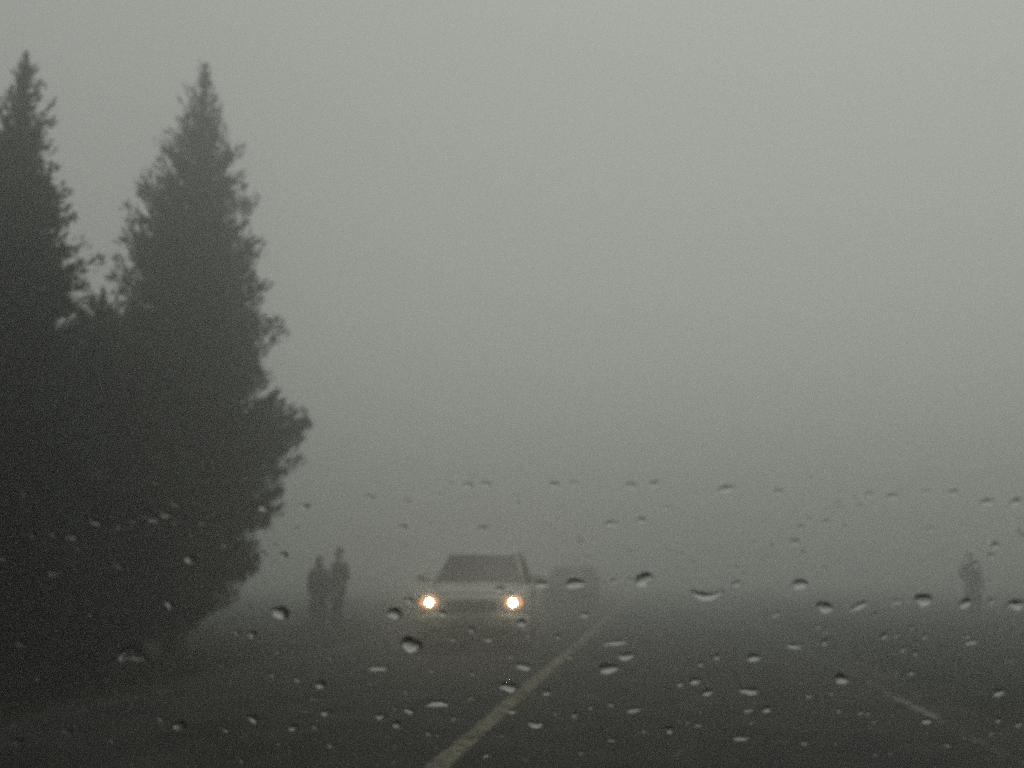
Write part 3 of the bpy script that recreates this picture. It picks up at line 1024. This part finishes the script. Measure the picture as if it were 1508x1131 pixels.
def drop_mesh(px, py, wpx, hpx, tilt=0.0, bend=0.0, seed=0, frame=None):
    rnd = random.Random(seed * 7 + 1)
    c = on_windscreen(px, py)
    u, v, n = ws_frame(c)
    # size on the glass from the outline's own corners
    e1 = on_windscreen(px + wpx / 2, py); e2 = on_windscreen(px, py - hpx / 2)
    a = (e1 - c).length * 0.94
    b = (e2 - c).length * 0.84
    H = 0.34 * math.sqrt(a * b) * rnd.uniform(.85, 1.1)
    H = min(H, 0.5 * min(a, b) + .0002)
    ct, st_ = math.cos(R(tilt)), math.sin(R(tilt))
    seg, rg = 20, 6
    ph = [rnd.uniform(0, 6.28) for _ in range(3)]
    am = [rnd.uniform(.05, .20), rnd.uniform(.04, .14), rnd.uniform(.02, .08)]
    V, Fc = [], []

    def pt(f, ang, base=False):
        rr = 1 + am[0] * math.sin(2 * ang + ph[0]) + am[1] * math.sin(3 * ang + ph[1]) + am[2] * math.sin(5 * ang + ph[2])
        x = math.cos(ang) * f * rr
        y = math.sin(ang) * f * rr
        hh = 0.0 if base else H * (1 - f * f) ** 0.62 * (1 - 0.18 * y)
        yy = y + bend * 2.0 * (x * x - .35) * (a / b if abs(bend) > 0 else 1) * .5
        X, Y = x * a, yy * b
        X, Y = X * ct - Y * st_, X * st_ + Y * ct
        q = c + u * X + v * Y + n * (hh + .0003)
        # stay on the bowed glass
        base_pt = c + u * X + v * Y
        q += n * 0.0
        return q - c
    V.append(pt(0, 0))
    for i in range(1, rg + 1):
        f = math.sin(i / rg * math.pi / 2)
        for k in range(seg):
            V.append(pt(f, 2 * math.pi * k / seg))
    for k in range(seg):
        Fc.append((0, 1 + k, 1 + (k + 1) % seg))
    for i in range(rg - 1):
        for k in range(seg):
            p, q = 1 + i * seg + k, 1 + i * seg + (k + 1) % seg
            Fc.append((p, p + seg, q + seg, q))
    o = 1 + (rg - 1) * seg
    Fc.append(tuple(o + k for k in reversed(range(seg))))
    return V, Fc, c


def add_drop(d, i, label, group=None):
    d = tuple(d) + (0, 0)[:max(0, 6 - len(d))]
    V, Fc, c = drop_mesh(*d[:6], seed=i)
    me = pydata(V, Fc)
    bm = bmesh.new(); bm.from_mesh(me)
    bmesh.ops.recalc_face_normals(bm, faces=bm.faces)
    bm.to_mesh(me); bm.free()
    o = obj('raindrop', me, M['water'], None)
    me.polygons.foreach_set('use_smooth', [len(p.vertices) <= 4 for p in me.polygons])
    o.location = c
    tag(o, label, 'raindrop', group)


for i, (d, lab) in enumerate(NAMED):
    add_drop(d, 1000 + i, lab, 'raindrops on the windscreen')
for i, d in enumerate(DROPS):
    add_drop(d, i, 'small clear raindrop clinging to the windscreen', 'raindrops on the windscreen')

# fine spatter over the lower half of the glass, too small to count
rnd = random.Random(77)
acc = Acc()
for i in range(300):
    px = rnd.uniform(-60, 1600)
    py = 700 + 470 * rnd.random() ** 0.75
    if any(abs(px - d[0]) < d[2] * .7 + 4 and abs(py - d[1]) < d[3] * .7 + 4 for d in DROPS + [q[0] for q in NAMED]):
        continue
    sz = rnd.uniform(3.0, 6.5)
    V, Fc, c = drop_mesh(px, py, sz * rnd.uniform(1, 1.5), sz, seed=i + 5000)
    acc.add(([tuple(q + c) for q in V], Fc))
me = acc.mesh()
bm = bmesh.new(); bm.from_mesh(me)
bmesh.ops.recalc_face_normals(bm, faces=bm.faces)
bm.to_mesh(me); bm.free()
o = obj('raindrop_spatter', me, M['water'])
me.polygons.foreach_set('use_smooth', [len(p.vertices) <= 4 for p in me.polygons])
tag(o, 'fine spatter of tiny rain specks between the bigger drops', 'rain', kind='stuff')

# ------------------------------------------------------------------ haze
HZ_TOP = max(HA, HB) + 1.6
hz_o = obj('haze', box(0, (GY0 + GY1) / 2, (HZ_TOP - 1.2) / 2, 2 * GX + 20, GY1 - GY0 + 20, HZ_TOP + 1.2), None)
hm = bpy.data.materials.new('fog')
hm.use_nodes = True
n = hm.node_tree
n.nodes.clear()
o_ = n.nodes.new('ShaderNodeOutputMaterial')
pv = n.nodes.new('ShaderNodeVolumePrincipled')
pv.inputs['Color'].default_value = (0.93, 0.933, 0.923, 1)
pv.inputs['Density'].default_value = HAZE_DENSITY
pv.inputs['Anisotropy'].default_value = HAZE_G
n.links.new(pv.outputs[0], o_.inputs['Volume'])
hz_o.data.materials.append(hm)
tag(hz_o, 'thick pale grey fog filling the whole place', 'fog', kind='stuff')
